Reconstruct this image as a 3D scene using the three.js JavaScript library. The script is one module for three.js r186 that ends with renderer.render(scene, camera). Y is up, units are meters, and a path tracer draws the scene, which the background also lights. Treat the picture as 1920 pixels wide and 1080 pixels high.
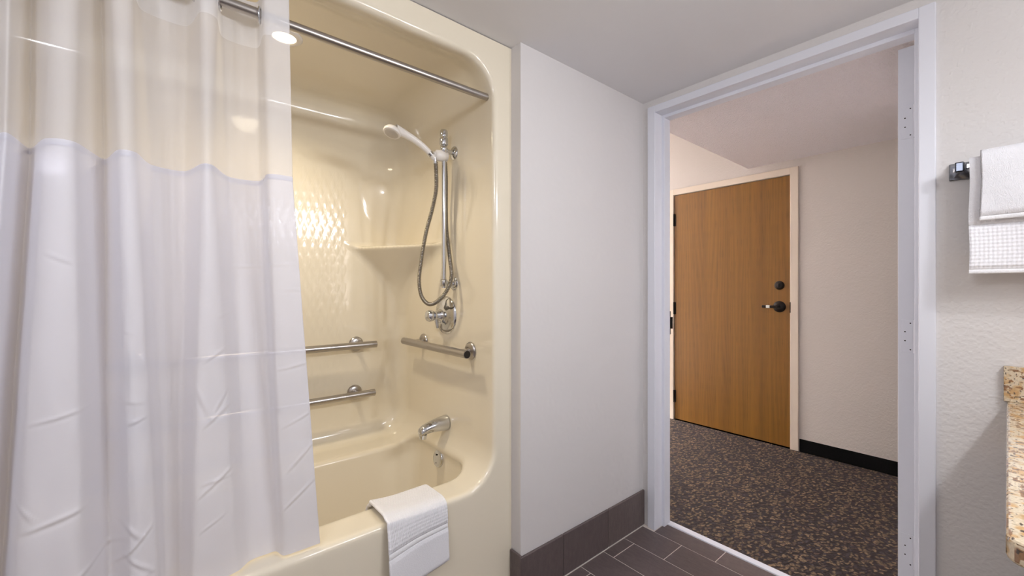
import * as THREE from 'three';
import { RoundedBoxGeometry } from 'three/addons/geometries/RoundedBoxGeometry.js';
import { mergeGeometries } from 'three/addons/utils/BufferGeometryUtils.js';

// ───────── camera, lights, exposure ─────────
const scene = new THREE.Scene();
const camera = new THREE.PerspectiveCamera(69.39, 16 / 9, 0.05, 30);
const EYE = 1.205, YAW = THREE.MathUtils.degToRad(40);
camera.position.set(0, EYE, 0);
camera.lookAt(Math.sin(YAW), EYE, -Math.cos(YAW));
const renderer = new THREE.WebGLRenderer();
renderer.toneMapping = THREE.LinearToneMapping;
renderer.toneMappingExposure = 1.0;
renderer.shadowMap.enabled = true;
scene.background = new THREE.Color(0, 0, 0);
const LIGHT = {
  vanity: { color: new THREE.Color(0.94, 0.96, 1), cd: 0.05, beam: 1.3 },   // each of the three globes over the mirror: all round, and thrown forward and down
  can: { color: new THREE.Color(1, 0.86, 0.63), cd: 2.5 },         // recessed lamp in the tub ceiling
  dome: { color: new THREE.Color(0.92, 0.94, 1), cd: 1.4 },       // flush lamp on the bathroom ceiling behind the camera
  floorLamp: { color: new THREE.Color(0.95, 0.96, 1), cd: 40 },    // standing lamp in the room beyond the hall
  hallB: { color: new THREE.Color(1, 0.95, 0.9), cd: 0.2 },        // lamp on the lowered hall ceiling
};

// ───────── measures (metres; eye stands over the origin) ─────────
const CEIL = 2.147, WX = 1.883, WX2 = 1.998, WZ = -1.2, TZ = -1.255, JX = 1.05, REAR = 0.58, LEFT = -1.4;
const TUB = { x0: -0.56, x1: 0.965, back: -2.07, rim: 0.462, top: 2.055 };
const HALLX = 3.59, HALLC = 2.16, HALLH = 2.64, SOF = -1.338, HZ0 = -4.6, HZ1 = 1.6;

// ───────── helpers ─────────
let seed = 7;
const rnd = () => ((seed = (seed * 1664525 + 1013904223) >>> 0) / 4294967296);
const names = new Map();
function numbered(n) { const k = names.get(n) ?? 0; names.set(n, k + 1); return k ? `${n}_${String(k).padStart(3, '0')}` : n; }
function mesh(name, geo, mat, parent) {
  const m = new THREE.Mesh(Array.isArray(geo) ? mergeGeometries(geo.map((g) => plain(g))) : geo, mat);
  m.name = name; m.castShadow = m.receiveShadow = true; parent.add(m); return m;
}
function plain(g) { const h = g.index ? g.toNonIndexed() : g; for (const k of Object.keys(h.attributes)) if (!['position', 'normal', 'uv'].includes(k)) h.deleteAttribute(k); return h; }
function tag(o, label, category, extra = {}) { Object.assign(o.userData, { label, category }, extra); return o; }
function thing(name, label, category, extra) { const g = new THREE.Group(); g.name = numbered(name); scene.add(g); return tag(g, label, category, extra); }
function solo(name, geo, mat, label, category, extra) { return tag(mesh(numbered(name), geo, mat, scene), label, category, extra); }
const ST = { kind: 'structure' };
function box(x0, x1, y0, y1, z0, z1) { const g = new THREE.BoxGeometry(x1 - x0, y1 - y0, z1 - z0); g.translate((x0 + x1) / 2, (y0 + y1) / 2, (z0 + z1) / 2); return g; }
function rbox(x0, x1, y0, y1, z0, z1, r = 0.002, s = 2) { const g = new RoundedBoxGeometry(x1 - x0, y1 - y0, z1 - z0, s, r); g.translate((x0 + x1) / 2, (y0 + y1) / 2, (z0 + z1) / 2); return g; }
// texture coordinates in metres, by the side a face points to
function metreUV(geo) {
  const g = geo.index ? geo.toNonIndexed() : geo, p = g.attributes.position, uv = new Float32Array(p.count * 2);
  const a = new THREE.Vector3(), b = new THREE.Vector3(), c = new THREE.Vector3();
  for (let i = 0; i < p.count; i += 3) {
    a.fromBufferAttribute(p, i); b.fromBufferAttribute(p, i + 1); c.fromBufferAttribute(p, i + 2);
    const n = b.clone().sub(a).cross(c.clone().sub(a)); const ax = Math.abs(n.x), ay = Math.abs(n.y), az = Math.abs(n.z);
    [a, b, c].forEach((v, k) => { const [s, t] = ax >= ay && ax >= az ? [v.z, v.y] : ay >= az ? [v.x, v.z] : [v.x, v.y]; uv[(i + k) * 2] = s; uv[(i + k) * 2 + 1] = t; });
  }
  g.setAttribute('uv', new THREE.BufferAttribute(uv, 2)); return g;
}
const V = (x, y, z) => new THREE.Vector3(x, y, z);
function rod(a, b, r, seg = 20, r2 = r) {
  const d = b.clone().sub(a), g = new THREE.CylinderGeometry(r2, r, d.length(), seg, 1);
  g.translate(0, d.length() / 2, 0); g.applyQuaternion(new THREE.Quaternion().setFromUnitVectors(V(0, 1, 0), d.normalize())); g.translate(a.x, a.y, a.z); return g;
}
function lathe(profile, base, dir, seg = 28) { // profile [r, h] pairs turned about dir
  const g = new THREE.LatheGeometry(profile.map(([r, h]) => new THREE.Vector2(r, h)), seg);
  g.applyQuaternion(new THREE.Quaternion().setFromUnitVectors(V(0, 1, 0), dir.clone().normalize())); g.translate(base.x, base.y, base.z); return g;
}
// tileable value noise
function makeNoise(period, s0) {
  const n = period * period, t = new Float32Array(n); let s = s0 >>> 0;
  for (let i = 0; i < n; i++) { s = (s * 1664525 + 1013904223) >>> 0; t[i] = s / 4294967296; }
  return (x, y) => {
    const xi = Math.floor(x), yi = Math.floor(y), fx = x - xi, fy = y - yi, u = fx * fx * (3 - 2 * fx), v = fy * fy * (3 - 2 * fy);
    const w = (i, j) => t[(((j % period) + period) % period) * period + ((i % period) + period) % period];
    return (w(xi, yi) * (1 - u) + w(xi + 1, yi) * u) * (1 - v) + (w(xi, yi + 1) * (1 - u) + w(xi + 1, yi + 1) * u) * v;
  };
}
function tex(size, metres, fn, color) { // fn(u, v) in 0..1 -> grey value or [r, g, b] in 0..1
  const d = new Uint8Array(size * size * 4);
  for (let j = 0; j < size; j++) for (let i = 0; i < size; i++) {
    const c = fn(i / size, j / size), k = (j * size + i) * 4;
    for (let q = 0; q < 3; q++) d[k + q] = Math.max(0, Math.min(255, 255 * (color ? c[q] : c)));
    d[k + 3] = 255;
  }
  const t = new THREE.DataTexture(d, size, size); t.wrapS = t.wrapT = THREE.RepeatWrapping; t.magFilter = THREE.LinearFilter; t.minFilter = THREE.LinearMipmapLinearFilter; t.generateMipmaps = true;
  if (color) t.colorSpace = THREE.SRGBColorSpace;
  t.repeat.set(1 / metres, 1 / metres); t.needsUpdate = true; return t;
}
const std = (o) => new THREE.MeshStandardMaterial(o), phy = (o) => new THREE.MeshPhysicalMaterial(o);
const lerp = (a, b, t) => a + (b - a) * t, clamp = (x, a, b) => Math.max(a, Math.min(b, x)), sstep = (a, b, x) => { const t = clamp((x - a) / (b - a), 0, 1); return t * t * (3 - 2 * t); };

// ───────── materials ─────────
const n64a = makeNoise(64, 11), n64b = makeNoise(64, 29), n128 = makeNoise(128, 5), n256 = makeNoise(256, 91), n32 = makeNoise(32, 77);
const orangePeel = tex(1024, 1.0, (u, v) => { const wx = n64b(u * 64, v * 64) * 0.8, a = n64a(u * 64 + wx, v * 64), b = n128(u * 128 + wx, v * 128), c = n256(u * 256 + wx, v * 256); return 0.25 * a + 0.45 * sstep(0.3, 0.8, b) + 0.3 * c; });
const popcorn = tex(1024, 0.8, (u, v) => 0.5 * n128(u * 128, v * 128) + 0.5 * sstep(0.3, 0.8, n256(u * 256, v * 256)));
const softPaint = tex(512, 1.0, (u, v) => 0.6 * n64a(u * 64, v * 64) + 0.4 * n32(u * 32, v * 32));
const M = {
  wall: std({ color: '#e3dfdd', roughness: 0.62, bumpMap: orangePeel, bumpScale: 0.0011 }),
  hallWall: std({ color: '#d9d1ca', roughness: 0.7, bumpMap: orangePeel, bumpScale: 0.0007 }),
  wallSmooth: std({ color: '#dcd8d7', roughness: 0.5, bumpMap: softPaint, bumpScale: 0.0007 }),
  ceiling: std({ color: '#ebe9ea', roughness: 0.8, bumpMap: softPaint, bumpScale: 0.0003 }),
  popcorn: std({ color: '#efe8ea', roughness: 0.95, bumpMap: popcorn, bumpScale: 0.004 }),
  frame: std({ color: '#eaebf3', roughness: 0.35 }),
  hallFrame: std({ color: '#e8dac9', roughness: 0.45 }),
  cove: phy({ color: '#070606', roughness: 0.8, specularIntensity: 0.25 }),
  gel: phy({ color: '#ece2cd', roughness: 0.12, clearcoat: 0.5, clearcoatRoughness: 0.03 }),
  chromeDark: std({ color: '#4d5058', metalness: 1, roughness: 0.22 }),
  chromeSoft: std({ color: '#8f9196', metalness: 1, roughness: 0.2 }),
  chrome: std({ color: '#d4d6da', metalness: 1, roughness: 0.07 }),
  steel: std({ color: '#b3aeaa', metalness: 1, roughness: 0.3 }),
  steelDark: std({ color: '#3a3632', metalness: 0.8, roughness: 0.45 }),
  hose: std({ color: '#8f8a82', metalness: 1, roughness: 0.2 }),
  black: std({ color: '#121212', roughness: 0.5 }),
  bronze: std({ color: '#2b2522', metalness: 0.7, roughness: 0.4 }),
  plastic: std({ color: '#ece7e2', roughness: 0.3 }),
  paper: std({ color: '#f2f0ea', roughness: 0.8 }),
  grout: std({ color: '#d9cfc8', roughness: 0.9 }),
  mirror: std({ color: '#f4f6f6', metalness: 1, roughness: 0.02 }),
};
const tileGrain = tex(512, 0.4, (u, v) => 0.5 * n256(u * 256, v * 256) + 0.3 * n128(u * 128, v * 16) + 0.2 * n32(u * 32, v * 32));
const tileColor = (r, g, b, s) => tex(512, 0.4, (u, v) => { const k = 0.9 + 0.12 * n256(u * 256, v * 256 + s) + 0.1 * n64a(u * 64, v * 16 + s) - 0.04 * n32(u * 32, v * 32); return [r * k, g * k, b * k]; }, true);
M.tiles = [[0.40, 0.352, 0.345], [0.385, 0.338, 0.333], [0.412, 0.362, 0.352]].map(([r, g, b], i) => std({ map: tileColor(r, g, b, i * 7), roughness: 0.5, bumpMap: tileGrain, bumpScale: 0.0004 }));
// oak veneer, grain along v
const oak = tex(2048, 2.1, (u, v) => {
  const warp = (n32(u * 32, v * 2 + 0.3) - 0.5) * 0.05 + (n64b(u * 64, v * 4) - 0.5) * 0.012, x = u + warp * 0.6;
  const ring = 0.5 + 0.5 * Math.sin(x * 560 + 14 * n32(x * 32, v * 2)), pore = sstep(0.6, 0.95, n256(u * 1024, v * 24)), broad = n32(u * 32, v * 1);
  const k = 0.9 + 0.12 * broad - 0.06 * ring - 0.1 * pore + 0.04 * n128(u * 128, v * 8);
  return [0.53 * k, 0.362 * k * (0.98 + 0.03 * broad), 0.125 * k];
}, true);
M.oak = phy({ map: oak, roughness: 0.42, clearcoat: 0.12, clearcoatRoughness: 0.3 });
// carpet: tan and plum flecks on dark brown
const TUFTS = 52, tuft = []; for (let i = 0; i < TUFTS * TUFTS; i++) tuft.push([rnd() * 0.9 + 0.05, rnd() * 0.9 + 0.05, rnd(), rnd()]);
const tuftAt = (u, v) => { // nearest tuft: [distance in cells, id]
  const wx = u * TUFTS + (n64a(u * 64, v * 64) - 0.5) * 0.9, wy = v * TUFTS + (n64b(u * 64, v * 64) - 0.5) * 0.9, ci = Math.floor(wx), cj = Math.floor(wy); let best = 9, id = 0;
  for (let j = -1; j <= 1; j++) for (let i = -1; i <= 1; i++) { const k = ((cj + j + TUFTS) % TUFTS) * TUFTS + (ci + i + TUFTS) % TUFTS, dx = ci + i + tuft[k][0] - wx, dy = cj + j + tuft[k][1] - wy, d = (dx * 0.97 + dy * 0.25) ** 2 * 0.6 + (dx * 0.25 - dy * 0.97) ** 2 * 1.6; if (d < best) { best = d; id = k; } }
  return [Math.sqrt(best), id];
};
M.carpet = std({
  map: tex(1024, 1.0, (u, v) => {
    const [d, id] = tuftAt(u, v), [, , r, q] = tuft[id], f = 0.72 + 0.45 * n256(u * 256, v * 256), yarn = [0.16, 0.12, 0.115];
    const c = r < 0.54 ? [0.435, 0.35, 0.265] : r < 0.71 ? [0.31, 0.235, 0.2] : r < 0.85 ? [0.225, 0.185, 0.2] : [0.16, 0.12, 0.115], k = 0.82 + 0.36 * q, e = sstep(0.6, 0.2, d);
    return c.map((x, i) => lerp(yarn[i], x * k, e) * f);
  }, true), roughness: 1, bumpMap: tex(1024, 1.0, (u, v) => { const [d] = tuftAt(u, v); return 0.75 * (1 - clamp(d * 1.3, 0, 1) ** 2) + 0.25 * n256(u * 256, v * 256); }), bumpScale: 0.003,
});
// granite: cream with ochre clouds, brown and dark specks
M.granite = phy({
  map: tex(1024, 0.5, (u, v) => {
    const cl = 0.6 * n32(u * 32, v * 32) + 0.4 * n64a(u * 64, v * 64), sp = n128(u * 128, v * 128), s2 = n64b(u * 64 + 2 * sp, v * 64), fine = n256(u * 256, v * 256);
    let c = [0.86, 0.79, 0.68]; c = c.map((x, i) => lerp(x, [0.80, 0.64, 0.44][i], sstep(0.45, 0.75, cl)));
    c = c.map((x, i) => lerp(x, [0.50, 0.34, 0.22][i], sstep(0.68, 0.8, s2) * 0.8)); c = c.map((x, i) => lerp(x, [0.27, 0.22, 0.19][i], sstep(0.78, 0.88, sp) * 0.85));
    return c.map((x) => x * (0.93 + 0.12 * fine));
  }, true), roughness: 0.14, clearcoat: 0.6, clearcoatRoughness: 0.05,
});
// towelling: loops, and a diagonal woven version
const loops = tex(512, 0.12, (u, v) => 0.65 * n64a(u * 64, v * 64) + 0.35 * n128(u * 128, v * 128));
const dimple = tex(512, 0.085, (u, v) => { const a = Math.sin((u * 4 + v * 4) * Math.PI * 2), b = Math.sin((u * 4 - v * 4) * Math.PI * 2); return 0.5 + 0.28 * a * b + 0.12 * a + 0.16 * (n128(u * 128, v * 128) - 0.5); });
M.terry = std({ color: '#ecebef', roughness: 1, bumpMap: loops, bumpScale: 0.0009 });
M.weave = std({ color: '#f8f7fb', roughness: 1, bumpMap: dimple, bumpScale: 0.0026 });
M.hem = phy({ color: '#f3f2f4', roughness: 0.9, bumpMap: loops, bumpScale: 0.0008 });
// curtain
M.cloth = phy({ color: '#eeeef7', roughness: 0.75, transmission: 0.32, thickness: 0, side: THREE.DoubleSide });
M.header = phy({ color: '#f0f0f4', roughness: 0.7, transmission: 0.3, thickness: 0, side: THREE.DoubleSide, transparent: true, opacity: 0.82 });
M.sheer = phy({ color: '#eeecee', roughness: 0.8, transmission: 0.2, thickness: 0, side: THREE.DoubleSide, transparent: true, opacity: 0.64 });

// ───────── the room ─────────
function slabs(name, list, mat, label, category = 'wall') { return solo(name, metreUV(mergeGeometries(list.map((b) => plain(box(...b))))), mat, label, category, ST); }
slabs('wall_right', [[WX, WX2, 0, CEIL, -1.3, -1.166], [WX, WX2, 2.11, CEIL + 0.02, -1.166, -0.147], [WX, WX2, 0, CEIL, -0.147, REAR + 0.1]], M.wall, 'textured off-white bathroom wall around the doorway, behind the towels');
slabs('wall_front', [[JX, WX, 0, CEIL, WZ - 0.1, WZ], [JX, JX + 0.06, 0, CEIL, -2.2, WZ - 0.1]], M.wallSmooth, 'smooth off-white wall between the bathtub unit and the doorway');
slabs('wall_rear', [[LEFT - 0.1, WX2, 0, CEIL, REAR, REAR + 0.1]], M.wall, 'off-white bathroom wall behind the vanity counter');
slabs('wall_left', [[LEFT - 0.1, LEFT, 0, CEIL, -2.2, REAR + 0.1], [LEFT, -0.66, 0, CEIL, TZ - 0.1, TZ]], M.wallSmooth, 'off-white bathroom wall opposite the doorway');
slabs('ceiling', [[LEFT - 0.1, WX2, CEIL, CEIL + 0.1, -2.2, REAR + 0.1]], M.ceiling, 'smooth pale grey bathroom ceiling', 'ceiling');
{
  const fl = thing('floor', 'dark taupe tile floor with pale grout', 'floor', ST);
  mesh('grout_bed', metreUV(box(LEFT, 1.97, -0.05, -0.0012, -2.2, REAR)), M.grout, fl);
  const rows = []; for (let x = 1.97; x > LEFT + 0.05;) { const x0 = rows.length === 0 ? 1.861 : x - 0.1585; rows.push([x0, x]); x = x0; }
  const cache = {};
  rows.forEach(([x0, x1], r) => {
    const off = r % 2 ? -0.983 : -0.829;
    for (let z = off - 0.61; z < REAR; z += 0.3055) {
      const z0 = Math.max(z, r ? -1.191 : -1.126), z1 = Math.min(z + 0.3055, r ? REAR : -0.19); if (z1 - z0 < 0.02) continue;
      if (r === 0 && z1 < -1.1) continue;
      const g = 0.0016, m = M.tiles[Math.floor(rnd() * 3)];
      mesh('tile', metreUV(rbox(x0 + g, x1 - g, -0.01, 0, z0 + g, z1 - g, 0.0012, 1)), m, fl);
    }
  });
}
{
  const bb = thing('baseboard_front', 'dark taupe tile baseboard along the smooth off-white wall', 'baseboard', ST);
  for (const [a, b] of [[JX - 0.01, 1.279], [1.28, 1.584], [1.585, WX - 0.001]]) mesh('tile', metreUV(rbox(a + 0.0006, b - 0.0006, 0.001, 0.178, WZ, WZ + 0.011, 0.005, 3)), M.tiles[Math.floor(rnd() * 3)], bb);
  mesh('tile', metreUV(rbox(JX - 0.01, JX, 0.001, 0.184, TZ + 0.002, WZ + 0.009, 0.004, 3)), M.tiles[0], bb);
  mesh('grout_line', box(JX, WX - 0.001, 0.0002, 0.004, WZ + 0.011, WZ + 0.0135), M.grout, bb);
}
// bathroom door frame: painted metal, stop on the reveal
{
  const t = thing('trim_1', 'white painted metal frame of the open bathroom doorway', 'door frame', ST);
  const f0 = WX - 0.013, f1 = 2.012, s0 = 1.936, s1 = 1.99;
  const l = mesh('jamb', rbox(f0, f1, 0, 2.112, -1.167, -1.126, 0.003), M.frame, t); mesh('door_stop', rbox(s0, s1, 0, 2.078, -1.128, -1.112, 0.002), M.frame, l);
  const r = mesh('jamb', rbox(f0, f1, 0, 2.112, -0.186, -0.146, 0.003), M.frame, t); mesh('door_stop', rbox(s0, s1, 0, 2.078, -0.202, -0.184, 0.002), M.frame, r);
  const h = mesh('head', rbox(f0, f1, 2.077, 2.112, -1.1265, -0.1855, 0.003), M.frame, t); mesh('door_stop', rbox(s0, s1, 2.062, 2.079, -1.113, -0.201, 0.002), M.frame, h);
  const sp = mesh('strike_plate', rbox(1.992, 2.016, 0.965, 1.085, -1.1268, -1.1225, 0.001), M.bronze, t); sp.userData.label = 'dark strike plate';
  mesh('strike_lip', rbox(2.008, 2.022, 0.995, 1.055, -1.124, -1.114, 0.001), M.bronze, sp);
}
solo('trim_2', rbox(1.97, 2.006, -0.02, 0.005, -1.126, -0.19, 0.002), M.frame, 'white threshold strip between tile and carpet', 'threshold', ST);
// the open bathroom door, seen on its hinge edge
{
  const d = thing('door_1', 'white bathroom door swung open into the hall, hinge edge showing', 'door', ST);
  mesh('slab', rbox(2.033, 2.93, 0.012, 2.064, -0.255, -0.211, 0.0015), M.frame, d);
  for (const y of [0.27, 1.033, 1.795]) {
    const h = mesh('hinge', rbox(2.0312, 2.034, y - 0.058, y + 0.058, -0.247, -0.2125, 0.0006, 1), M.frame, d);
    mesh('knuckle', rod(V(2.029, y - 0.058, -0.2105), V(2.029, y + 0.058, -0.2105), 0.004, 12), M.frame, h);
    for (const [dy, z] of [[0.047, -0.222], [0.016, -0.236], [-0.016, -0.236], [-0.047, -0.222]]) mesh('screw', rod(V(2.0318, y + dy, z), V(2.0305, y + dy, z), 0.0022, 10), M.bronze, h);
  }
}
// ───────── hall ─────────
solo('floor_hall', metreUV(mergeGeometries([plain(box(WX2, HALLX, -0.05, 0.002, HZ0, HZ1)), plain(box(1.99, 2.0, -0.05, 0.002, -1.126, -0.19))])), M.carpet, 'brown carpet with tan flecks in the hall', 'carpet', ST);
slabs('wall_entry', [[HALLX, HALLX + 0.1, 0, HALLH, HZ0, -1.968], [HALLX, HALLX + 0.1, 2.052, HALLH, -1.968, -1.042], [HALLX, HALLX + 0.1, 0, HALLH, -1.042, HZ1]], M.hallWall, 'textured off-white hall wall around the oak door');
slabs('wall_hall_left', [[WX2, HALLX + 0.1, 0, HALLH, HZ0 - 0.1, HZ0]], M.hallWall, 'off-white wall closing the hall beyond the oak door');
slabs('wall_hall_right', [[WX2, HALLX + 0.1, 0, HALLH, HZ1, HZ1 + 0.1]], M.hallWall, 'off-white wall at the other end of the hall');
slabs('wall_hall_bath', [[JX + 0.06, WX2 + 0.0, 0, HALLH, HZ0 - 0.1, -2.2], [1.9, WX2, 0, HALLH, -2.2, -1.3], [1.9, WX2, CEIL, HALLH, -1.3, HZ1], [1.9, WX2, 0, HALLH, REAR + 0.1, HZ1]], M.hallWall, 'off-white hall wall backing onto the bathroom');
slabs('ceiling_hall', [[WX2, HALLX, HALLC, HALLC + 0.08, SOF, HZ1]], M.popcorn, 'lowered ceiling with popcorn texture over the hall', 'ceiling');
slabs('ceiling_hall_raised', [[WX2, HALLX + 0.1, HALLH, HALLH + 0.1, HZ0 - 0.1, HZ1]], M.ceiling, 'raised ceiling above the oak door', 'ceiling');
solo('baseboard_entry', rbox(HALLX - 0.008, HALLX, 0.003, 0.097, -0.985, HZ1, 0.003), M.cove, 'black rubber cove base along the hall wall', 'baseboard', ST);
{
  const t = thing('trim_3', 'cream painted frame around the oak door', 'door frame', ST), a = HALLX - 0.012, b = HALLX + 0.09;
  mesh('jamb', rbox(a, b, 0.003, 2.103, -0.99 - 0.053, -0.99, 0.003), M.hallFrame, t);
  mesh('jamb', rbox(a, b, 0.003, 2.103, -2.02, -1.967, 0.003), M.hallFrame, t);
  mesh('head', rbox(a, b, 2.053, 2.104, -1.9675, -1.0425, 0.003), M.hallFrame, t);
  const s = mesh('strike_plate', rbox(a - 0.001, a + 0.03, 1.02, 1.1, -1.0445, -1.0385, 0.001), M.bronze, t); s.userData.label = 'dark strike plate';
}
{
  const d = thing('door_2', 'closed oak veneer door with dark lever handle and deadbolt', 'door', ST), f = HALLX + 0.004;
  const slab = box(f, f + 0.044, 0.012, 2.048, -1.963, -1.047); mesh('slab', metreUV(slab), M.oak, d);
  for (const y of [0.217, 1.02, 1.826]) { const h = mesh('hinge', [rod(V(f - 0.008, y - 0.055, -1.966), V(f - 0.008, y + 0.055, -1.966), 0.009, 14), rbox(f - 0.003, f + 0.002, y - 0.055, y + 0.055, -1.976, -1.95, 0.001, 1)], M.bronze, d); h.userData.label = 'dark bronze hinge'; }
  const nx = V(-1, 0, 0);
  const db = mesh('deadbolt', lathe([[0, 0.016], [0.02, 0.016], [0.026, 0.012], [0.032, 0.004], [0.034, 0]], V(f, 1.225, -1.117), nx), M.bronze, d); db.userData.label = 'dark bronze deadbolt';
  mesh('thumb_turn', rbox(f - 0.03, f - 0.014, 1.212, 1.238, -1.121, -1.113, 0.003), M.bronze, db);
  const lv = mesh('lever_handle', [lathe([[0, 0.02], [0.02, 0.02], [0.034, 0.012], [0.043, 0.003], [0.043, 0]], V(f, 1.063, -1.117), nx), rod(V(f - 0.015, 1.063, -1.117), V(f - 0.055, 1.063, -1.117), 0.012), rbox(f - 0.062, f - 0.044, 1.053, 1.073, -1.22, -1.107, 0.007, 3)], M.bronze, d); lv.userData.label = 'dark bronze lever handle';
  const tg = mesh('tag', rbox(f - 0.0632, f - 0.043, 1.0515, 1.0745, -1.19, -1.163, 0.003), M.paper, lv); tg.userData.label = 'small white tag wrapped on the lever';
}

// ───────── one-piece bathtub and surround, meshed from its solid ─────────
const smax = (a, b, k) => { const h = Math.max(k - Math.abs(a - b), 0) / k; return Math.max(a, b) + h * h * k * 0.25; };
const smin = (a, b, k) => -smax(-a, -b, k);
const SH = (() => { const ax = 0.715, az = TUB.back, bx = TUB.x1, bz = -1.615, l = Math.hypot(bx - ax, bz - az); let nx = (bz - az) / l, nz = -(bx - ax) / l; if (nx * (TUB.x1 - ax) + nz * (TUB.back - az) > 0) { nx = -nx; nz = -nz; } return { ax, az, nx, nz, top: 1.408 }; })();
const shelfQ = (x, z) => (x - SH.ax) * SH.nx + (z - SH.az) * SH.nz; // below 0 inside the corner
function rrect(px, py, x0, x1, y0, y1, r) { const qx = Math.abs(px - (x0 + x1) / 2) - (x1 - x0) / 2 + r, qy = Math.abs(py - (y0 + y1) / 2) - (y1 - y0) / 2 + r; return Math.min(Math.max(qx, qy), 0) + Math.hypot(Math.max(qx, 0), Math.max(qy, 0)) - r; }
function tubSolid(x, y, z) {
  // the room of the shower: wider and higher a little way behind the flange
  const deep = sstep(TZ - 0.02, TZ - 0.14, z), top = TUB.top + 0.03 * deep;
  let cav = rrect(x, y, TUB.x0, TUB.x1 + 0.004 * deep, TUB.rim, top, 0.135);
  cav = smax(cav, TUB.back - z, 0.09 + 0.2 * sstep(1.38, 1.7, y) * sstep(2.04, 1.8, y) * sstep(0.55, 0.85, x));
  // the basin
  const t = TUB.rim - y, xe = 0.947 - 0.13 * Math.max(t, 0), xs = -0.44 + 0.35 * Math.max(t, 0);
  let bas = rrect(x, z, xs, xe, -1.872 + 0.1 * Math.max(t, 0), -1.392 - 0.1 * Math.max(t, 0), 0.07);
  bas = smax(bas, 0.09 - y, 0.12); bas = smax(bas, y - 0.52, 0.08);
  cav = smin(cav, bas, 0.022);
  let s = smax(Math.max(z - TZ, 0 - y), -cav, 0.022);
  // the corner shelf
  const q = shelfQ(x, z), under = (q + 0.64 * (SH.top - y) + 0.035 * Math.sin(clamp((SH.top - y) / 0.33, 0, 1) * Math.PI)) / 1.19;
  const sh = smax(y - SH.top, under, 0.022);
  s = smin(s, Math.max(sh, z + 1.0), 0.03);
  return s;
}
function surfaceNet(f, lo, hi, h) {
  const n = [0, 1, 2].map((k) => Math.ceil((hi[k] - lo[k]) / h) + 1), [nx, ny, nz] = n, F = new Float32Array(nx * ny * nz);
  for (let k = 0, p = 0; k < nz; k++) for (let j = 0; j < ny; j++) for (let i = 0; i < nx; i++, p++) F[p] = f(lo[0] + i * h, lo[1] + j * h, lo[2] + k * h);
  const id = new Int32Array(nx * ny * nz).fill(-1), P = [], N = [], I = [], at = (i, j, k) => (k * ny + j) * nx + i;
  for (let k = 0; k < nz - 1; k++) for (let j = 0; j < ny - 1; j++) for (let i = 0; i < nx - 1; i++) {
    let m = 0; const v = [];
    for (let c = 0; c < 8; c++) { const q = F[at(i + (c & 1), j + ((c >> 1) & 1), k + (c >> 2))]; v.push(q); if (q < 0) m |= 1 << c; }
    if (m === 0 || m === 255) continue;
    let sx = 0, sy = 0, sz = 0, cnt = 0;
    for (let a = 0; a < 8; a++) for (let b = 1; b < 8; b <<= 1) { const c = a | b; if (c === a || (v[a] < 0) === (v[c] < 0)) continue; const t = v[a] / (v[a] - v[c]); sx += (a & 1) + (b === 1 ? t : 0); sy += ((a >> 1) & 1) + (b === 2 ? t : 0); sz += (a >> 2) + (b === 4 ? t : 0); cnt++; }
    let x = lo[0] + (i + sx / cnt) * h, y = lo[1] + (j + sy / cnt) * h, z = lo[2] + (k + sz / cnt) * h, gx, gy, gz; const e = 0.0015;
    for (let it = 0; it < 3; it++) { gx = (f(x + e, y, z) - f(x - e, y, z)) / (2 * e); gy = (f(x, y + e, z) - f(x, y - e, z)) / (2 * e); gz = (f(x, y, z + e) - f(x, y, z - e)) / (2 * e); if (it < 2) { const l2 = gx * gx + gy * gy + gz * gz + 1e-9, d = clamp(f(x, y, z), -h * 0.5, h * 0.5) / l2; x -= gx * d; y -= gy * d; z -= gz * d; } }
    const l = Math.hypot(gx, gy, gz) || 1; id[at(i, j, k)] = P.length / 3; P.push(x, y, z); N.push(gx / l, gy / l, gz / l);
  }
  const quad = (a, b, c, d, flip) => { if (a < 0 || b < 0 || c < 0 || d < 0) return; flip ? I.push(a, c, b, a, d, c) : I.push(a, b, c, a, c, d); };
  for (let k = 1; k < nz - 1; k++) for (let j = 1; j < ny - 1; j++) for (let i = 1; i < nx - 1; i++) {
    const a = F[at(i, j, k)] < 0;
    if (a !== F[at(i + 1, j, k)] < 0) quad(id[at(i, j - 1, k - 1)], id[at(i, j, k - 1)], id[at(i, j, k)], id[at(i, j - 1, k)], !a);
    if (a !== F[at(i, j + 1, k)] < 0) quad(id[at(i - 1, j, k - 1)], id[at(i - 1, j, k)], id[at(i, j, k)], id[at(i, j, k - 1)], !a);
    if (a !== F[at(i, j, k + 1)] < 0) quad(id[at(i - 1, j - 1, k)], id[at(i, j - 1, k)], id[at(i, j, k)], id[at(i - 1, j, k)], !a);
  }
  return { P, N, I };
}
function pick(net, test) { // the triangles for which test(centre) holds, as a geometry
  const { P, N, I } = net, map = new Map(), p = [], nn = [], idx = [];
  for (let t = 0; t < I.length; t += 3) {
    const c = [0, 1, 2].map((k) => (P[I[t] * 3 + k] + P[I[t + 1] * 3 + k] + P[I[t + 2] * 3 + k]) / 3); if (!test(...c)) continue;
    for (let q = 0; q < 3; q++) { const v = I[t + q]; if (!map.has(v)) { map.set(v, p.length / 3); p.push(P[v * 3], P[v * 3 + 1], P[v * 3 + 2]); nn.push(N[v * 3], N[v * 3 + 1], N[v * 3 + 2]); } idx.push(map.get(v)); }
  }
  const g = new THREE.BufferGeometry(); g.setAttribute('position', new THREE.Float32BufferAttribute(p, 3)); g.setAttribute('normal', new THREE.Float32BufferAttribute(nn, 3)); g.setIndex(idx); return g;
}
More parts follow.
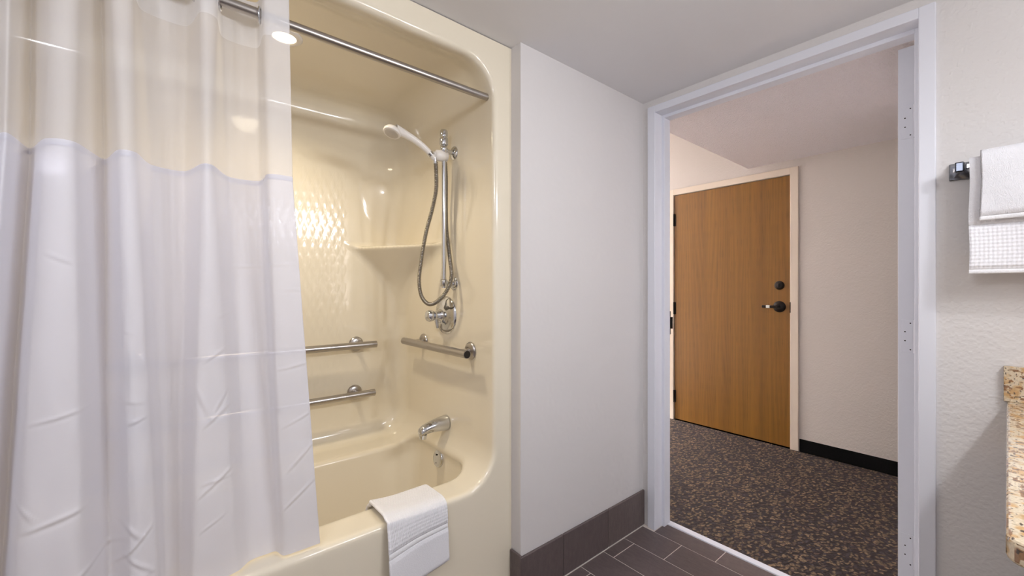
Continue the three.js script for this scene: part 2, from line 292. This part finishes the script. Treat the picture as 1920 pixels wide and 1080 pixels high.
{
  const u = thing('bathtub_shower_unit', 'glossy cream one-piece bathtub with moulded shower surround', 'bathtub');
  const net = surfaceNet(tubSolid, [-0.66, -0.02, -2.13], [JX + 0.001, CEIL + 0.001, TZ + 0.03], 0.01);
  const isShelf = (x, y, z) => y > 1.06 && y < 1.425 && shelfQ(x, z) < 0.012 && x < TUB.x1 - 0.012 && z > TUB.back + 0.012;
  mesh('bathtub', pick(net, (x, y, z) => y <= 0.5), M.gel, u);
  mesh('surround', pick(net, (x, y, z) => y > 0.5 && !isShelf(x, y, z)), M.gel, u);
  mesh('corner_shelf', pick(net, isShelf), M.gel, u);
  // panel of raised diamonds on the back wall
  const w = 0.0362, h = 0.09, x0 = -0.12, x1 = x0 + w * 24, y0 = 0.62, y1 = y0 + h * 13.5, nx = 24 * 16, ny = 13.5 * 24, g = new THREE.PlaneGeometry(x1 - x0, y1 - y0, nx, ny), p = g.attributes.position;
  g.translate((x0 + x1) / 2, (y0 + y1) / 2, 0);
  for (let i = 0; i < p.count; i++) {
    const x = p.getX(i), y = p.getY(i), a = (x - x0) / w + (y - y0) / h, b = (x - x0) / w - (y - y0) / h, e = Math.min(x - x0, x1 - x, y - y0, y1 - y);
    const sa = Math.abs(Math.sin(Math.PI * a)), sb = Math.abs(Math.sin(Math.PI * b)), line = Math.exp(-((Math.min(sa, sb) / 0.22) ** 2));
    p.setZ(i, TUB.back - 0.0008 + 0.0014 * sstep(0, 0.16, e) + (0.0011 * sa * sb + 0.0004 * line) * sstep(0.01, 0.12, e));
  }
  g.computeVertexNormals(); mesh('diamond_panel', g, M.gel, u).userData.label = 'panel of raised diamonds on the back wall';
}
// recessed lamp in the surround's ceiling
{
  const y = 2.0845, c = V(0.325, y, -1.625), t = thing('recessed_light', 'round recessed lamp in the tub surround ceiling, switched on', 'ceiling light');
  mesh('trim_ring', lathe([[0.038, 0.006], [0.04, 0.008], [0.052, 0.007], [0.058, 0.002], [0.058, -0.004]], c, V(0, -1, 0), 40), M.plastic, t);
  mesh('lens', lathe([[0, 0.012], [0.02, 0.0105], [0.038, 0.004], [0.038, 0]], c, V(0, -1, 0), 32), std({ color: '#ffffff', emissive: LIGHT.can.color, emissiveIntensity: 3, roughness: 0.4 }), t);
  const l = new THREE.SpotLight(LIGHT.can.color, LIGHT.can.cd, 0, 1.35, 0.8); l.position.set(c.x, y - 0.02, c.z); l.target.position.set(c.x, 0, c.z); l.castShadow = true; l.shadow.radius = 2.8; l.name = 'recessed_light_lamp'; t.add(l, l.target);
}
// ───────── curtain rod and curtain ─────────
const ROD = { y: 1.945, z: -1.3, r: 0.0132 };
solo('curtain_rod', rod(V(TUB.x0 + 0.002, ROD.y, ROD.z), V(TUB.x1 - 0.003, ROD.y, ROD.z), ROD.r, 32), M.steel, 'brushed steel shower curtain rod across the tub opening', 'curtain rod');
{
  const T = [[-0.53, -1.3], [-0.47, -1.26], [-0.40, -1.345], [-0.35, -1.26], [-0.28, -1.335], [-0.229, -1.26], [-0.215, -1.345], [-0.172, -1.26], [-0.134, -1.26], [-0.109, -1.34], [-0.09, -1.26], [-0.055, -1.26], [-0.043, -1.34], [0.046, -1.345], [0.069, -1.26], [0.104, -1.265], [0.119, -1.345], [0.198, -1.345], [0.203, -1.265], [0.256, -1.25], [0.262, -1.256]];
  const S = [[-0.53, -1.3], [-0.47, -1.25], [-0.41, -1.36], [-0.36, -1.25], [-0.29, -1.35], [-0.234, -1.25], [-0.221, -1.36], [-0.182, -1.25], [-0.14, -1.24], [-0.106, -1.36], [-0.075, -1.25], [-0.046, -1.25], [-0.021, -1.35], [0.042, -1.37], [0.072, -1.26], [0.095, -1.26], [0.138, -1.36], [0.207, -1.36], [0.214, -1.26], [0.265, -1.25], [0.272, -1.257]];
  const B = [[-0.54, -1.3], [-0.49, -1.25], [-0.44, -1.36], [-0.40, -1.25], [-0.34, -1.35], [-0.285, -1.25], [-0.266, -1.36], [-0.226, -1.24], [-0.131, -1.225], [-0.092, -1.3], [-0.05, -1.24], [-0.007, -1.25], [0.007, -1.325], [0.034, -1.33], [0.059, -1.275], [0.142, -1.283], [0.181, -1.315], [0.24, -1.315], [0.258, -1.28], [0.34, -1.275], [0.348, -1.285]];
  const curve = (L) => new THREE.CatmullRomCurve3(L.map(([x, z]) => V(x, 0, z)), false, 'catmullrom', 0.42), cT = curve(T), cS = curve(S), cB = curve(B);
  const yT = 2.0, yS = 1.5, yB = 0.469, NS = 420, pT = [], pS = [], pB = [];
  for (let i = 0; i <= NS; i++) { const t = i / NS; pT.push(cT.getPoint(t)); pS.push(cS.getPoint(t)); pB.push(cB.getPoint(t)); }
  // packing creases: [x0, y0, x1, y1, height, width]
  const creases = [[-0.22, 0.93, -0.1, 0.96, 0.003, 0.006], [-0.1, 0.96, 0.0, 0.945, 0.002, 0.006], [-0.23, 0.72, -0.09, 0.76, 0.004, 0.008], [-0.2, 0.57, -0.05, 0.66, 0.005, 0.008], [-0.07, 0.62, -0.01, 0.56, 0.005, 0.007], [-0.08, 0.7, -0.03, 0.64, 0.005, 0.008], [-0.18, 0.53, 0, 0.57, 0.004, 0.007], [0.05, 0.68, 0.15, 0.76, 0.004, 0.007], [0.06, 0.85, 0.14, 0.92, 0.003, 0.007], [0.07, 1.02, 0.13, 1.06, 0.003, 0.007], [0.05, 0.99, 0.1, 0.86, 0.004, 0.008], [0.22, 0.98, 0.33, 1.0, 0.003, 0.006], [0.24, 0.82, 0.33, 0.86, 0.003, 0.006], [0.25, 0.69, 0.34, 0.78, 0.004, 0.007], [0.23, 0.58, 0.34, 0.67, 0.004, 0.007], [0.24, 1.2, 0.32, 1.2, 0.002, 0.006], [-0.19, 1.28, -0.13, 1.25, 0.003, 0.006], [0.08, 1.26, 0.3, 1.27, 0.002, 0.006], [-0.215, 0.5, -0.1, 0.57, 0.005, 0.007], [-0.1, 0.57, -0.01, 0.68, 0.004, 0.006], [-0.23, 0.79, -0.19, 0.74, 0.004, 0.006], [0.06, 0.72, 0.15, 0.73, 0.003, 0.006], [0.09, 0.88, 0.13, 0.96, 0.003, 0.006], [0.06, 0.6, 0.13, 0.64, 0.003, 0.006], [0.1, 1.13, 0.15, 1.15, 0.003, 0.006], [-0.07, 0.9, -0.02, 0.92, 0.003, 0.006], [-0.09, 1.12, -0.04, 1.1, 0.002, 0.006]];
  const wr = makeNoise(64, 333);
  const point = (i, y, off = 0) => {
    const a = y >= yS ? pS[i] : pB[i], b = y >= yS ? pT[i] : pS[i], t = y >= yS ? (y - yS) / (yT - yS) : (y - yB) / (yS - yB);
    let x = lerp(a.x, b.x, t), z = lerp(a.z, b.z, t), d = 0;
    const low = clamp((yS - y) / 0.6, 0, 1);
    d += (wr(i / NS * 64, y * 9) - 0.5) * 0.004 * low + (wr(i / NS * 50 + 7, y * 22) - 0.5) * 0.002 * low;
    for (const [x0, y0, x1, y1, h0, w0] of creases) { const hgt = h0 * 0.75, wd = w0 * 0.65; const L = Math.hypot(x1 - x0, y1 - y0), ux = (x1 - x0) / L, uy = (y1 - y0) / L, s = (x - x0) * ux + (y - y0) * uy, q = -(x - x0) * uy + (y - y0) * ux; if (s < 0 || s > L || Math.abs(q) > wd * 4) continue; const env = Math.sin(Math.PI * s / L); d += hgt * env * (Math.exp(-q * q / (wd * wd)) - 0.6 * Math.exp(-((q + wd * 1.5) ** 2) / (wd * wd))); }
    return [x, y, z + d + off];
  };
  const strip = (y0, y1, rows, off = 0, i0 = 0, i1 = NS) => {
    const P = [], U = [], I = [], n = i1 - i0;
    for (let r = 0; r <= rows; r++) { const y = lerp(y0, y1, r / rows); for (let i = i0; i <= i1; i++) { P.push(...point(i, y, off)); U.push(i * 0.004, y); } }
    for (let r = 0; r < rows; r++) for (let i = 0; i < n; i++) { const a = r * (n + 1) + i, b = a + 1, c = a + n + 1, d = c + 1; I.push(a, b, d, a, d, c); }
    const g = new THREE.BufferGeometry(); g.setAttribute('position', new THREE.Float32BufferAttribute(P, 3)); g.setAttribute('uv', new THREE.Float32BufferAttribute(U, 2)); g.setIndex(I); g.computeVertexNormals(); return g;
  };
  const c = thing('shower_curtain', 'white shower curtain with sheer upper window gathered on the rod', 'shower curtain');
  mesh('panel', strip(yB, yS, 260), M.cloth, c);
  mesh('sheer_window', strip(yS, 1.875, 40), M.sheer, c).userData.label = 'sheer see-through band';
  mesh('header', strip(1.875, yT, 12), M.header, c);
  mesh('seam', strip(1.494, 1.507, 2, 0.0012), M.cloth, c);
  for (const x of [0.2005, 0.1115, 0.058, -0.049, -0.1]) { const g = new THREE.TorusGeometry(0.02, 0.0028, 10, 28); g.rotateY(Math.PI / 2 - 0.25); g.translate(x, ROD.y - 0.004, ROD.z); mesh('ring', g, M.chrome, c); }
}
// ───────── shower fittings on the end wall ─────────
const EX = TUB.x1 + 0.003;
{
  const t = thing('hand_shower_set', 'chrome slide bar with white hand shower and ribbed metal hose', 'hand shower'), bx = 0.918, bz = -1.546, nx = V(-1, 0, 0);
  mesh('slide_bar', rod(V(bx, 1.205, bz), V(bx, 1.815, bz), 0.0095, 24), M.chrome, t);
  for (const y of [1.79, 1.224]) mesh('wall_mount', [lathe([[0, 0.012], [0.012, 0.012], [0.02, 0.008], [0.028, 0.003], [0.029, 0]], V(EX, y, bz), nx), rod(V(EX, y, bz), V(bx, y, bz), 0.0105, 20), lathe([[0, 0.02], [0.0145, 0.018], [0.0155, 0.01], [0.0155, -0.012], [0, -0.014]], V(bx, y, bz), V(0, 1, 0), 24)], M.chrome, t);
  mesh('top_valve', [lathe([[0, 0.066], [0.013, 0.066], [0.0165, 0.06], [0.0165, 0.04], [0.0145, 0.037], [0.0145, 0.034], [0.018, 0.03], [0.018, 0.004], [0.014, 0], [0, 0]], V(bx, 1.812, bz), V(0, 1, 0), 28)], M.chrome, t);
  const hold = mesh('slider', [lathe([[0, 0.045], [0.012, 0.045], [0.021, 0.038], [0.023, 0.02], [0.021, -0.012], [0, -0.014]], V(bx, 1.765, bz), nx, 24), rod(V(bx - 0.02, 1.765, bz), V(0.868, 1.768, bz), 0.009, 16)], M.plastic, t); hold.userData.label = 'white plastic slider and holder';
  // hand shower: handle from the holder up to the head
  const a = V(0.872, 1.748, bz - 0.002), pts = [a, V(0.84, 1.775, bz - 0.002), V(0.79, 1.803, bz - 0.003), V(0.735, 1.822, bz - 0.004), V(0.7, 1.829, bz - 0.004)], cv = new THREE.CatmullRomCurve3(pts), rad = [0.0105, 0.0125, 0.0135, 0.0155, 0.021];
  const hg = new THREE.TubeGeometry(cv, 40, 1, 20, false), hp = hg.attributes.position;
  for (let i = 0; i <= 40; i++) { const s = i / 40 * 4, k = Math.min(3, Math.floor(s)), r = lerp(rad[k], rad[k + 1], s - k), c = cv.getPointAt(i / 40); for (let j = 0; j <= 20; j++) { const q = i * 21 + j, v = V(hp.getX(q), hp.getY(q), hp.getZ(q)).sub(c).multiplyScalar(r).add(c); hp.setXYZ(q, v.x, v.y, v.z); } }
  hg.computeVertexNormals();
  const hd = V(-0.38, -0.92, 0.12).normalize(), hc = V(0.69, 1.822, bz - 0.004);
  const head = lathe([[0, -0.014], [0.015, -0.013], [0.028, -0.006], [0.034, 0.004], [0.034, 0.012], [0.031, 0.016], [0, 0.016]], hc, hd, 36);
  const hand = mesh('hand_shower', [hg, head], M.plastic, t); hand.userData.label = 'white hand shower';
  mesh('spray_face', lathe([[0, 0.018], [0.012, 0.0185], [0.013, 0.016], [0.024, 0.0175], [0.027, 0.0155]], hc, hd, 32), std({ color: '#c9c2ba', roughness: 0.4 }), hand);
  mesh('collar', [rod(V(0.848, 1.768, bz - 0.002), V(0.858, 1.76, bz - 0.002), 0.0145, 20), rod(V(0.874, 1.752, bz - 0.001), V(0.878, 1.728, bz - 0.001), 0.0105, 20, 0.009)], M.chrome, hand);
  // ribbed hose
  const hp2 = [V(0.878, 1.735, bz), V(0.877, 1.69, -1.54), V(0.876, 1.62, -1.538), V(0.873, 1.54, -1.565), V(0.872, 1.45, -1.615), V(0.872, 1.33, -1.66), V(0.873, 1.235, -1.683), V(0.875, 1.17, -1.665), V(0.877, 1.136, -1.605), V(0.885, 1.15, -1.54), V(0.905, 1.195, -1.5), V(0.93, 1.25, -1.505), V(0.943, 1.33, -1.538), V(0.945, 1.45, -1.568), V(0.944, 1.56, -1.572), V(0.938, 1.68, -1.562), V(0.93, 1.76, bz - 0.012), V(0.921, 1.81, bz)];
  const hc2 = new THREE.CatmullRomCurve3(hp2), L = hc2.getLength(), pitch = 0.0072, n = Math.round(L / pitch) * 6, g = new THREE.TubeGeometry(hc2, n, 1, 10, false), gp = g.attributes.position;
  for (let i = 0; i <= n; i++) { const c = hc2.getPointAt(i / n), ph = (i % 6) / 6, r = 0.0056 + 0.0034 * Math.sqrt(Math.abs(Math.sin(Math.PI * ph))); for (let j = 0; j <= 10; j++) { const q = i * 11 + j, v = V(gp.getX(q), gp.getY(q), gp.getZ(q)).sub(c).multiplyScalar(r).add(c); gp.setXYZ(q, v.x, v.y, v.z); } }
  g.computeVertexNormals(); mesh('hose', g, M.hose, t).userData.label = 'ribbed metal hose';
}
{
  const t = thing('shower_valve', 'round chrome shower valve with knob below the slide bar', 'shower valve'), c = V(EX, 1.084, -1.612), nx = V(-1, 0, 0);
  mesh('escutcheon', lathe([[0, 0.03], [0.034, 0.028], [0.04, 0.02], [0.062, 0.016], [0.08, 0.008], [0.085, 0]], c, nx, 48), M.chrome, t);
  const k = mesh('knob', lathe([[0, 0.1], [0.012, 0.099], [0.022, 0.093], [0.026, 0.082], [0.024, 0.07], [0.0185, 0.062], [0.02, 0.05], [0.026, 0.04], [0.028, 0.026]], c, nx, 32), M.chrome, t);
  mesh('lever', rod(c.clone().add(V(-0.05, -0.012, 0)), c.clone().add(V(-0.045, -0.055, 0.004)), 0.009, 16, 0.006), M.chrome, k);
}
{
  const t = thing('tub_spout', 'chrome tub spout on the end wall above the overflow plate', 'faucet'), z = -1.608, y = 0.606;
  const st = [[0.966, 0, 0.033, 0.033], [0.955, 0, 0.033, 0.033], [0.93, 0, 0.031, 0.03], [0.9, -0.002, 0.028, 0.026], [0.87, -0.006, 0.025, 0.022], [0.85, -0.012, 0.023, 0.021], [0.838, -0.018, 0.019, 0.018], [0.834, -0.02, 0.008, 0.008], [0.834, -0.02, 0, 0]], P = [], I = [], R = 28;
  st.forEach(([x, dy, rz, ry]) => { for (let j = 0; j < R; j++) { const a = j / R * Math.PI * 2; P.push(x, y + dy + ry * Math.sin(a), z + rz * Math.cos(a)); } });
  for (let i = 0; i < st.length - 1; i++) for (let j = 0; j < R; j++) { const a = i * R + j, b = i * R + (j + 1) % R, c = a + R, d = b + R; I.push(a, b, d, a, d, c); }
  const g = new THREE.BufferGeometry(); g.setAttribute('position', new THREE.Float32BufferAttribute(P, 3)); g.setIndex(I); g.computeVertexNormals(); mesh('spout_body', g, M.chrome, t);
  mesh('outlet', rod(V(0.853, y - 0.028, z), V(0.851, y - 0.046, z), 0.0165, 24, 0.0155), M.chrome, t);
}
{
  const t = thing('overflow_plate', 'round chrome overflow plate below the tub spout', 'overflow plate'), c = V(0.941, 0.445, -1.632), d = V(-1, 0.12, 0);
  mesh('plate', lathe([[0, 0.01], [0.02, 0.01], [0.034, 0.007], [0.038, 0.002], [0.038, -0.012]], c, d, 36), M.chrome, t);
  for (const s of [-1, 1]) mesh('screw', lathe([[0, 0.013], [0.003, 0.0125], [0.004, 0.009]], c.clone().add(V(0, s * 0.018, 0)), d, 12), M.steelDark, t);
}
function grabBar(a, b, out, label, capAt) { // a, b: bar ends; out: from wall to bar
  const t = thing('grab_bar', label, 'grab bar', { group: 'grab bars in the tub' }), d = b.clone().sub(a).normalize(), r = 0.0165;
  mesh('bar', [rod(a, b, r, 28)], M.steel, t);
  for (const s of [0, 1]) {
    const m = (s ? b : a).clone().addScaledVector(d, s ? -0.075 : 0.075), w = m.clone().sub(out), nd = out.clone().normalize();
    const f = mesh('wall_flange', lathe([[0, 0.012], [0.016, 0.012], [0.028, 0.009], [0.034, 0.004], [0.036, 0]], w, nd, 32), M.steel, t);
    mesh('post', rod(w, m, 0.011, 20), M.steel, f);
    mesh('end_cap', rod((s ? b : a).clone().addScaledVector(d, s ? -0.001 : 0.001), (s ? b : a).clone().addScaledVector(d, s ? 0.0012 : -0.0012), r * 0.86, 24), M.steelDark, t).userData.label = 'dark end cap';
  }
}
grabBar(V(0.9, 0.948, -1.892), V(0.9, 0.948, -1.342), V(-0.066, 0, 0), 'brushed steel grab bar on the end wall under the shower valve');
grabBar(V(-0.15, 0.929, -2.003), V(0.806, 0.929, -2.003), V(0, 0, 0.0655), 'upper of two brushed steel grab bars on the back wall of the tub');
grabBar(V(-0.15, 0.692, -2.003), V(0.798, 0.692, -2.003), V(0, 0, 0.0655), 'lower of two brushed steel grab bars on the back wall of the tub');

// ───────── towels ─────────
// a folded towel: path of its middle line in a cross plane, width along the third axis, thickness th
function towelSheet(path, nW, pos, th, edge = 0.5) { // pos(pathPoint, pathNormal, w 0..1, side offset) -> [x, y, z]
  const n = path.length, P = [], U = [], I = [], ring = [];
  const nor = path.map((p, i) => { const a = path[Math.max(0, i - 1)], b = path[Math.min(n - 1, i + 1)], dx = b[0] - a[0], dy = b[1] - a[1], l = Math.hypot(dx, dy) || 1; return [-dy / l, dx / l]; });
  let len = 0; const arc = path.map((p, i) => (i ? (len += Math.hypot(p[0] - path[i - 1][0], p[1] - path[i - 1][1])) : 0));
  const K = 2 * (nW + 1) + 2 * 3;
  path.forEach((p, i) => {
    const row = [], taper = sstep(0, 0.012, Math.min(arc[i], len - arc[i])) * 0.75 + 0.25;
    for (let j = 0; j <= nW; j++) row.push([j / nW, 1]);
    for (let k = 1; k <= 3; k++) row.push([1 + 0.0001 * 0, Math.cos(k / 4 * Math.PI), Math.sin(k / 4 * Math.PI)]);
    for (let j = nW; j >= 0; j--) row.push([j / nW, -1]);
    for (let k = 1; k <= 3; k++) row.push([0, -Math.cos(k / 4 * Math.PI), -Math.sin(k / 4 * Math.PI)]);
    row.forEach(([w, s, e = 0]) => { P.push(...pos(p, nor[i], w, s * th * 0.5 * taper, e * th * edge, arc[i])); U.push(w * 0.5, arc[i]); });
  });
  for (let i = 0; i < n - 1; i++) for (let j = 0; j < K; j++) { const a = i * K + j, b = i * K + (j + 1) % K, c = a + K, d = b + K; I.push(a, b, d, a, d, c); }
  for (const i of [0, n - 1]) for (let j = 0; j < nW; j++) { const a = i * K + j, b = a + 1, c = i * K + (2 * nW + 4 - j), d = c - 1; i ? I.push(a, b, d, a, d, c) : I.push(a, d, b, a, c, d); }
  const g = new THREE.BufferGeometry(); g.setAttribute('position', new THREE.Float32BufferAttribute(P, 3)); g.setAttribute('uv', new THREE.Float32BufferAttribute(U, 2)); g.setIndex(I); g.computeVertexNormals(); return g;
}
function densify(pts, step) { const c = new THREE.CatmullRomCurve3(pts.map(([a, b]) => V(a, b, 0)), false, 'centripetal'), n = Math.ceil(c.getLength() / step); return c.getSpacedPoints(n).map((v) => [v.x, v.y]); }
{ // bath mat towel over the tub rim: path in (z, y), width along x
  const th = 0.011, all = densify([[-1.431, 0.37], [-1.421, 0.42], [-1.41, 0.452], [-1.392, 0.4695], [-1.36, 0.4725], [-1.31, 0.4735], [-1.268, 0.4725], [-1.249, 0.462], [-1.2445, 0.44], [-1.243, 0.4], [-1.242, 0.33], [-1.24, 0.262]], 0.004);
  const t = thing('bath_mat_towel', 'white woven towel draped over the bathtub rim', 'towel', {});
  const x0 = 0.537, x1 = 0.747;
  const pos = ([z, y], [nz, ny], w, s, e, arc) => {
    const down = clamp((0.46 - y) / 0.2, 0, 1) * (z > -1.3 ? 1 : 0), lift = 0.012 * Math.pow(1 - w, 3) * (z > -1.385 ? 1 : 0);
    const wave = 0.004 * Math.sin(w * 7 + 1) * down;
    const yy = y + ny * s - 0.05 * down * (1 - w) * 0.6 + 0.012 * down * w;
    return [lerp(x0, x1, w) + e + 0.01 * down * (0.5 - Math.abs(0.5 - w)) , yy + lift * (z > -1.3 && y < 0.46 ? 0 : 1), z + Math.abs(nz) * s * 0 + nz * s + wave + 0.012 * down * Math.pow(1 - w, 2) + lift * (y < 0.465 ? 1 : 0) + 0.006 * down];
  };
  const cut = Math.round(all.length * 0.71), cut2 = Math.round(all.length * 0.74);
  mesh('woven_field', towelSheet(all.slice(0, cut + 1), 60, pos, th), M.weave, t);
  mesh('border_band', towelSheet(all.slice(cut, cut2 + 1), 60, pos, th * 0.8), M.hem, t);
  mesh('plain_end', towelSheet(all.slice(cut2), 60, pos, th), M.terry, t);
}
const TB = { x: WX - 0.068, y: 1.563 };
{
  const t = thing('towel_bar', 'chrome towel bar with square mounts on the textured wall beside the doorway', 'towel bar');
  for (const z of [-0.092, 0.37]) {
    const fr = new THREE.CylinderGeometry(0.0125, 0.034, 0.034, 4, 1); fr.rotateY(Math.PI / 4); fr.rotateZ(Math.PI / 2); fr.translate(WX - 0.008 - 0.017, TB.y, z);
    const m = mesh('mount', [rbox(WX - 0.009, WX, TB.y - 0.026, TB.y + 0.026, z - 0.026, z + 0.026, 0.003), fr.toNonIndexed()], M.chromeSoft, t);
    mesh('post', [rod(V(WX - 0.04, TB.y, z), V(TB.x, TB.y, z), 0.008, 16), rbox(TB.x - 0.012, TB.x + 0.012, TB.y - 0.015, TB.y + 0.015, z - 0.01, z + 0.01, 0.004, 3)], M.chromeDark, m);
  }
  mesh('bar', rbox(TB.x - 0.008, TB.x + 0.008, TB.y - 0.008, TB.y + 0.008, -0.08, 0.36, 0.003), M.chromeSoft, t);
}
function hung(name, label, r, x0, z0, z1, yFront, yBack, mats, th, rise) { // towel over the bar; path in (x, y), width along z
  const path = densify([[TB.x + r, yBack], [TB.x + r, (yBack + TB.y) / 2], [TB.x + r, TB.y], [TB.x + r * 0.7, TB.y + r * 0.75], [TB.x, TB.y + r], [TB.x - r * 0.7, TB.y + r * 0.75], [TB.x - r, TB.y], [TB.x - r - 0.004, lerp(TB.y, yFront, 0.4)], [TB.x - r - 0.008, lerp(TB.y, yFront, 0.8)], [TB.x - r - 0.008, yFront]], 0.004);
  const pos = ([x, y], [nx, ny], w, s, e) => [x + nx * s + 0.003 * Math.sin(w * 9 + y * 14) * clamp((TB.y - y) / 0.1, 0, 1), y + ny * s + rise * w * (y > TB.y - 0.02 ? 1 : 0.3), lerp(z0, z1, w) - e * 1 + 0.0012 * Math.sin(y * 30) * (1 - w)];
  const t = thing(name, label, 'towel', { group: 'towels on the bar' }), n = path.length;
  const len = (n - 1) * 0.004, hem = n - 1 - Math.round(0.011 / 0.004), c2 = mats.split ? n - 1 - Math.round(mats.split / 0.004) : 0;
  if (c2) { mesh('plain_field', towelSheet(path.slice(0, c2 + 1), 50, pos, th), mats.top, t); mesh('woven_border', towelSheet(path.slice(c2, hem + 1), 50, pos, th), mats.low, t); } else mesh('field', towelSheet(path.slice(0, hem + 1), 50, pos, th), mats.top, t);
  mesh('hem', towelSheet(path.slice(hem), 50, pos, th * 0.9), M.hem, t);
}
hung('bath_towel', 'large white bath towel with woven border hanging on the towel bar', 0.018, 0, -0.072, 0.33, 1.246, 1.27, { top: M.terry, low: M.weave, split: 0.14 }, 0.012, 0.004);
hung('hand_towel', 'smaller white hand towel laid over the bath towel on the bar', 0.034, 0, -0.05, 0.2, 1.396, 1.42, { top: M.terry }, 0.013, 0.006);

// ───────── vanity ─────────
{
  const t = thing('vanity_counter', 'polished beige granite vanity counter with side splash', 'counter'), y1 = 0.878, y0 = 0.846;
  const s = new THREE.Shape(), x0 = 0.838, x1 = WX - 0.001, z0 = -0.002, z1 = REAR - 0.001, c = 0.03; // drawn in (x, -z)
  s.moveTo(x1, -z0); s.lineTo(x0 + c, -z0); s.quadraticCurveTo(x0, -z0, x0, -(z0 + c)); s.lineTo(x0, -z1); s.lineTo(x1, -z1); s.closePath();
  const g = new THREE.ExtrudeGeometry(s, { depth: y1 - y0 - 0.012, bevelEnabled: true, bevelSize: 0.0055, bevelThickness: 0.006, bevelSegments: 3, bevelOffset: -0.0055, curveSegments: 10 }); g.rotateX(-Math.PI / 2); g.translate(0, y0 + 0.006, 0);
  mesh('slab', metreUV(g), M.granite, t);
  mesh('side_splash', metreUV(rbox(WX - 0.021, WX - 0.001, y1, 0.98, -0.008, REAR - 0.001, 0.002)), M.granite, t);
  mesh('back_splash', metreUV(rbox(x0, WX - 0.022, y1, 0.98, REAR - 0.021, REAR - 0.001, 0.002)), M.granite, t);
  mesh('apron', metreUV(rbox(x0 + 0.02, WX - 0.001, 0.72, y0, 0.02, 0.04, 0.002)), M.granite, t);
  mesh('apron', metreUV(rbox(x0 + 0.02, x0 + 0.04, 0.72, y0, 0.041, REAR - 0.001, 0.002)), M.granite, t);
}
solo('mirror', rbox(0.75, 1.83, 1.02, 1.74, REAR - 0.006, REAR - 0.0005, 0.001), M.mirror, 'frameless mirror on the wall above the vanity counter', 'mirror');
{
  const t = thing('vanity_light', 'three globe light bar above the mirror', 'wall light'), y = 1.86, z = 0.46;
  mesh('back_plate', rbox(0.74, 1.42, y - 0.05, y + 0.05, REAR - 0.02, REAR, 0.006), M.chrome, t);
  for (const x of [0.84, 1.08, 1.32]) {
    const a = mesh('arm', rod(V(x, y, REAR - 0.02), V(x, y, z + 0.055), 0.014, 16), M.chrome, t);
    const g = new THREE.SphereGeometry(0.06, 28, 20); g.translate(x, y, z);
    mesh('globe', g, std({ color: '#ffffff', emissive: LIGHT.vanity.color, emissiveIntensity: 6, roughness: 0.3 }), a);
    const l = new THREE.PointLight(LIGHT.vanity.color, LIGHT.vanity.cd); l.position.set(x, y, z); l.castShadow = true; l.shadow.radius = 2.4; l.name = 'vanity_lamp'; t.add(l);
    const b = new THREE.SpotLight(LIGHT.vanity.color, LIGHT.vanity.beam, 0, 1.4, 1); b.position.set(x, y, z); b.target.position.set(x - 0.3, y - 0.6, z - 0.8); b.castShadow = true; b.shadow.radius = 2.4; b.name = 'vanity_beam'; t.add(b, b.target);
  }
}
function domeLight(label, c, r, L) {
  const t = thing('ceiling_lamp', label, 'ceiling light');
  mesh('base_ring', lathe([[0, 0], [r, 0], [r, 0.018], [r - 0.008, 0.02]], c, V(0, -1, 0), 40), M.plastic, t);
  mesh('diffuser', lathe([[0, 0.055], [r * 0.4, 0.051], [r * 0.75, 0.038], [r * 0.93, 0.02]], c, V(0, -1, 0), 36), std({ color: '#ffffff', emissive: L.color, emissiveIntensity: 2.5, roughness: 0.4 }), t);
  const l = new THREE.PointLight(L.color, L.cd); l.position.set(c.x, c.y - 0.075 - r * 0.5, c.z); l.castShadow = true; l.shadow.radius = r * 25; l.name = 'ceiling_lamp_light'; t.add(l);
}
domeLight('round white ceiling lamp in the bathroom', V(-0.55, CEIL, -0.2), 0.15, LIGHT.dome);
{
  const t = thing('floor_lamp', 'low standing lamp with drum shade beyond the hall', 'floor lamp'), x = 2.9, z = -4.1;
  mesh('base', lathe([[0, 0.025], [0.12, 0.022], [0.14, 0.01], [0.14, 0]], V(x, 0.003, z), V(0, 1, 0), 32), M.bronze, t);
  mesh('pole', rod(V(x, 0.02, z), V(x, 1.06, z), 0.011, 16), M.bronze, t);
  mesh('shade', lathe([[0.2, 0], [0.17, 0.26]], V(x, 1.08, z), V(0, 1, 0), 40), phy({ color: '#f4eee6', roughness: 1, transmission: 0.6, thickness: 0, side: THREE.DoubleSide }), t);
  const b = new THREE.SphereGeometry(0.035, 20, 14); b.translate(x, 1.18, z); mesh('bulb', b, std({ color: '#ffffff', emissive: LIGHT.floorLamp.color, emissiveIntensity: 8 }), t);
  const l = new THREE.PointLight(LIGHT.floorLamp.color, LIGHT.floorLamp.cd); l.position.set(x, 1.18, z); l.castShadow = true; l.shadow.radius = 1.7; l.name = 'floor_lamp_light'; t.add(l);
}
domeLight('round white ceiling lamp on the lowered hall ceiling', V(2.85, HALLC, 0.75), 0.14, LIGHT.hallB);

renderer.render(scene, camera);
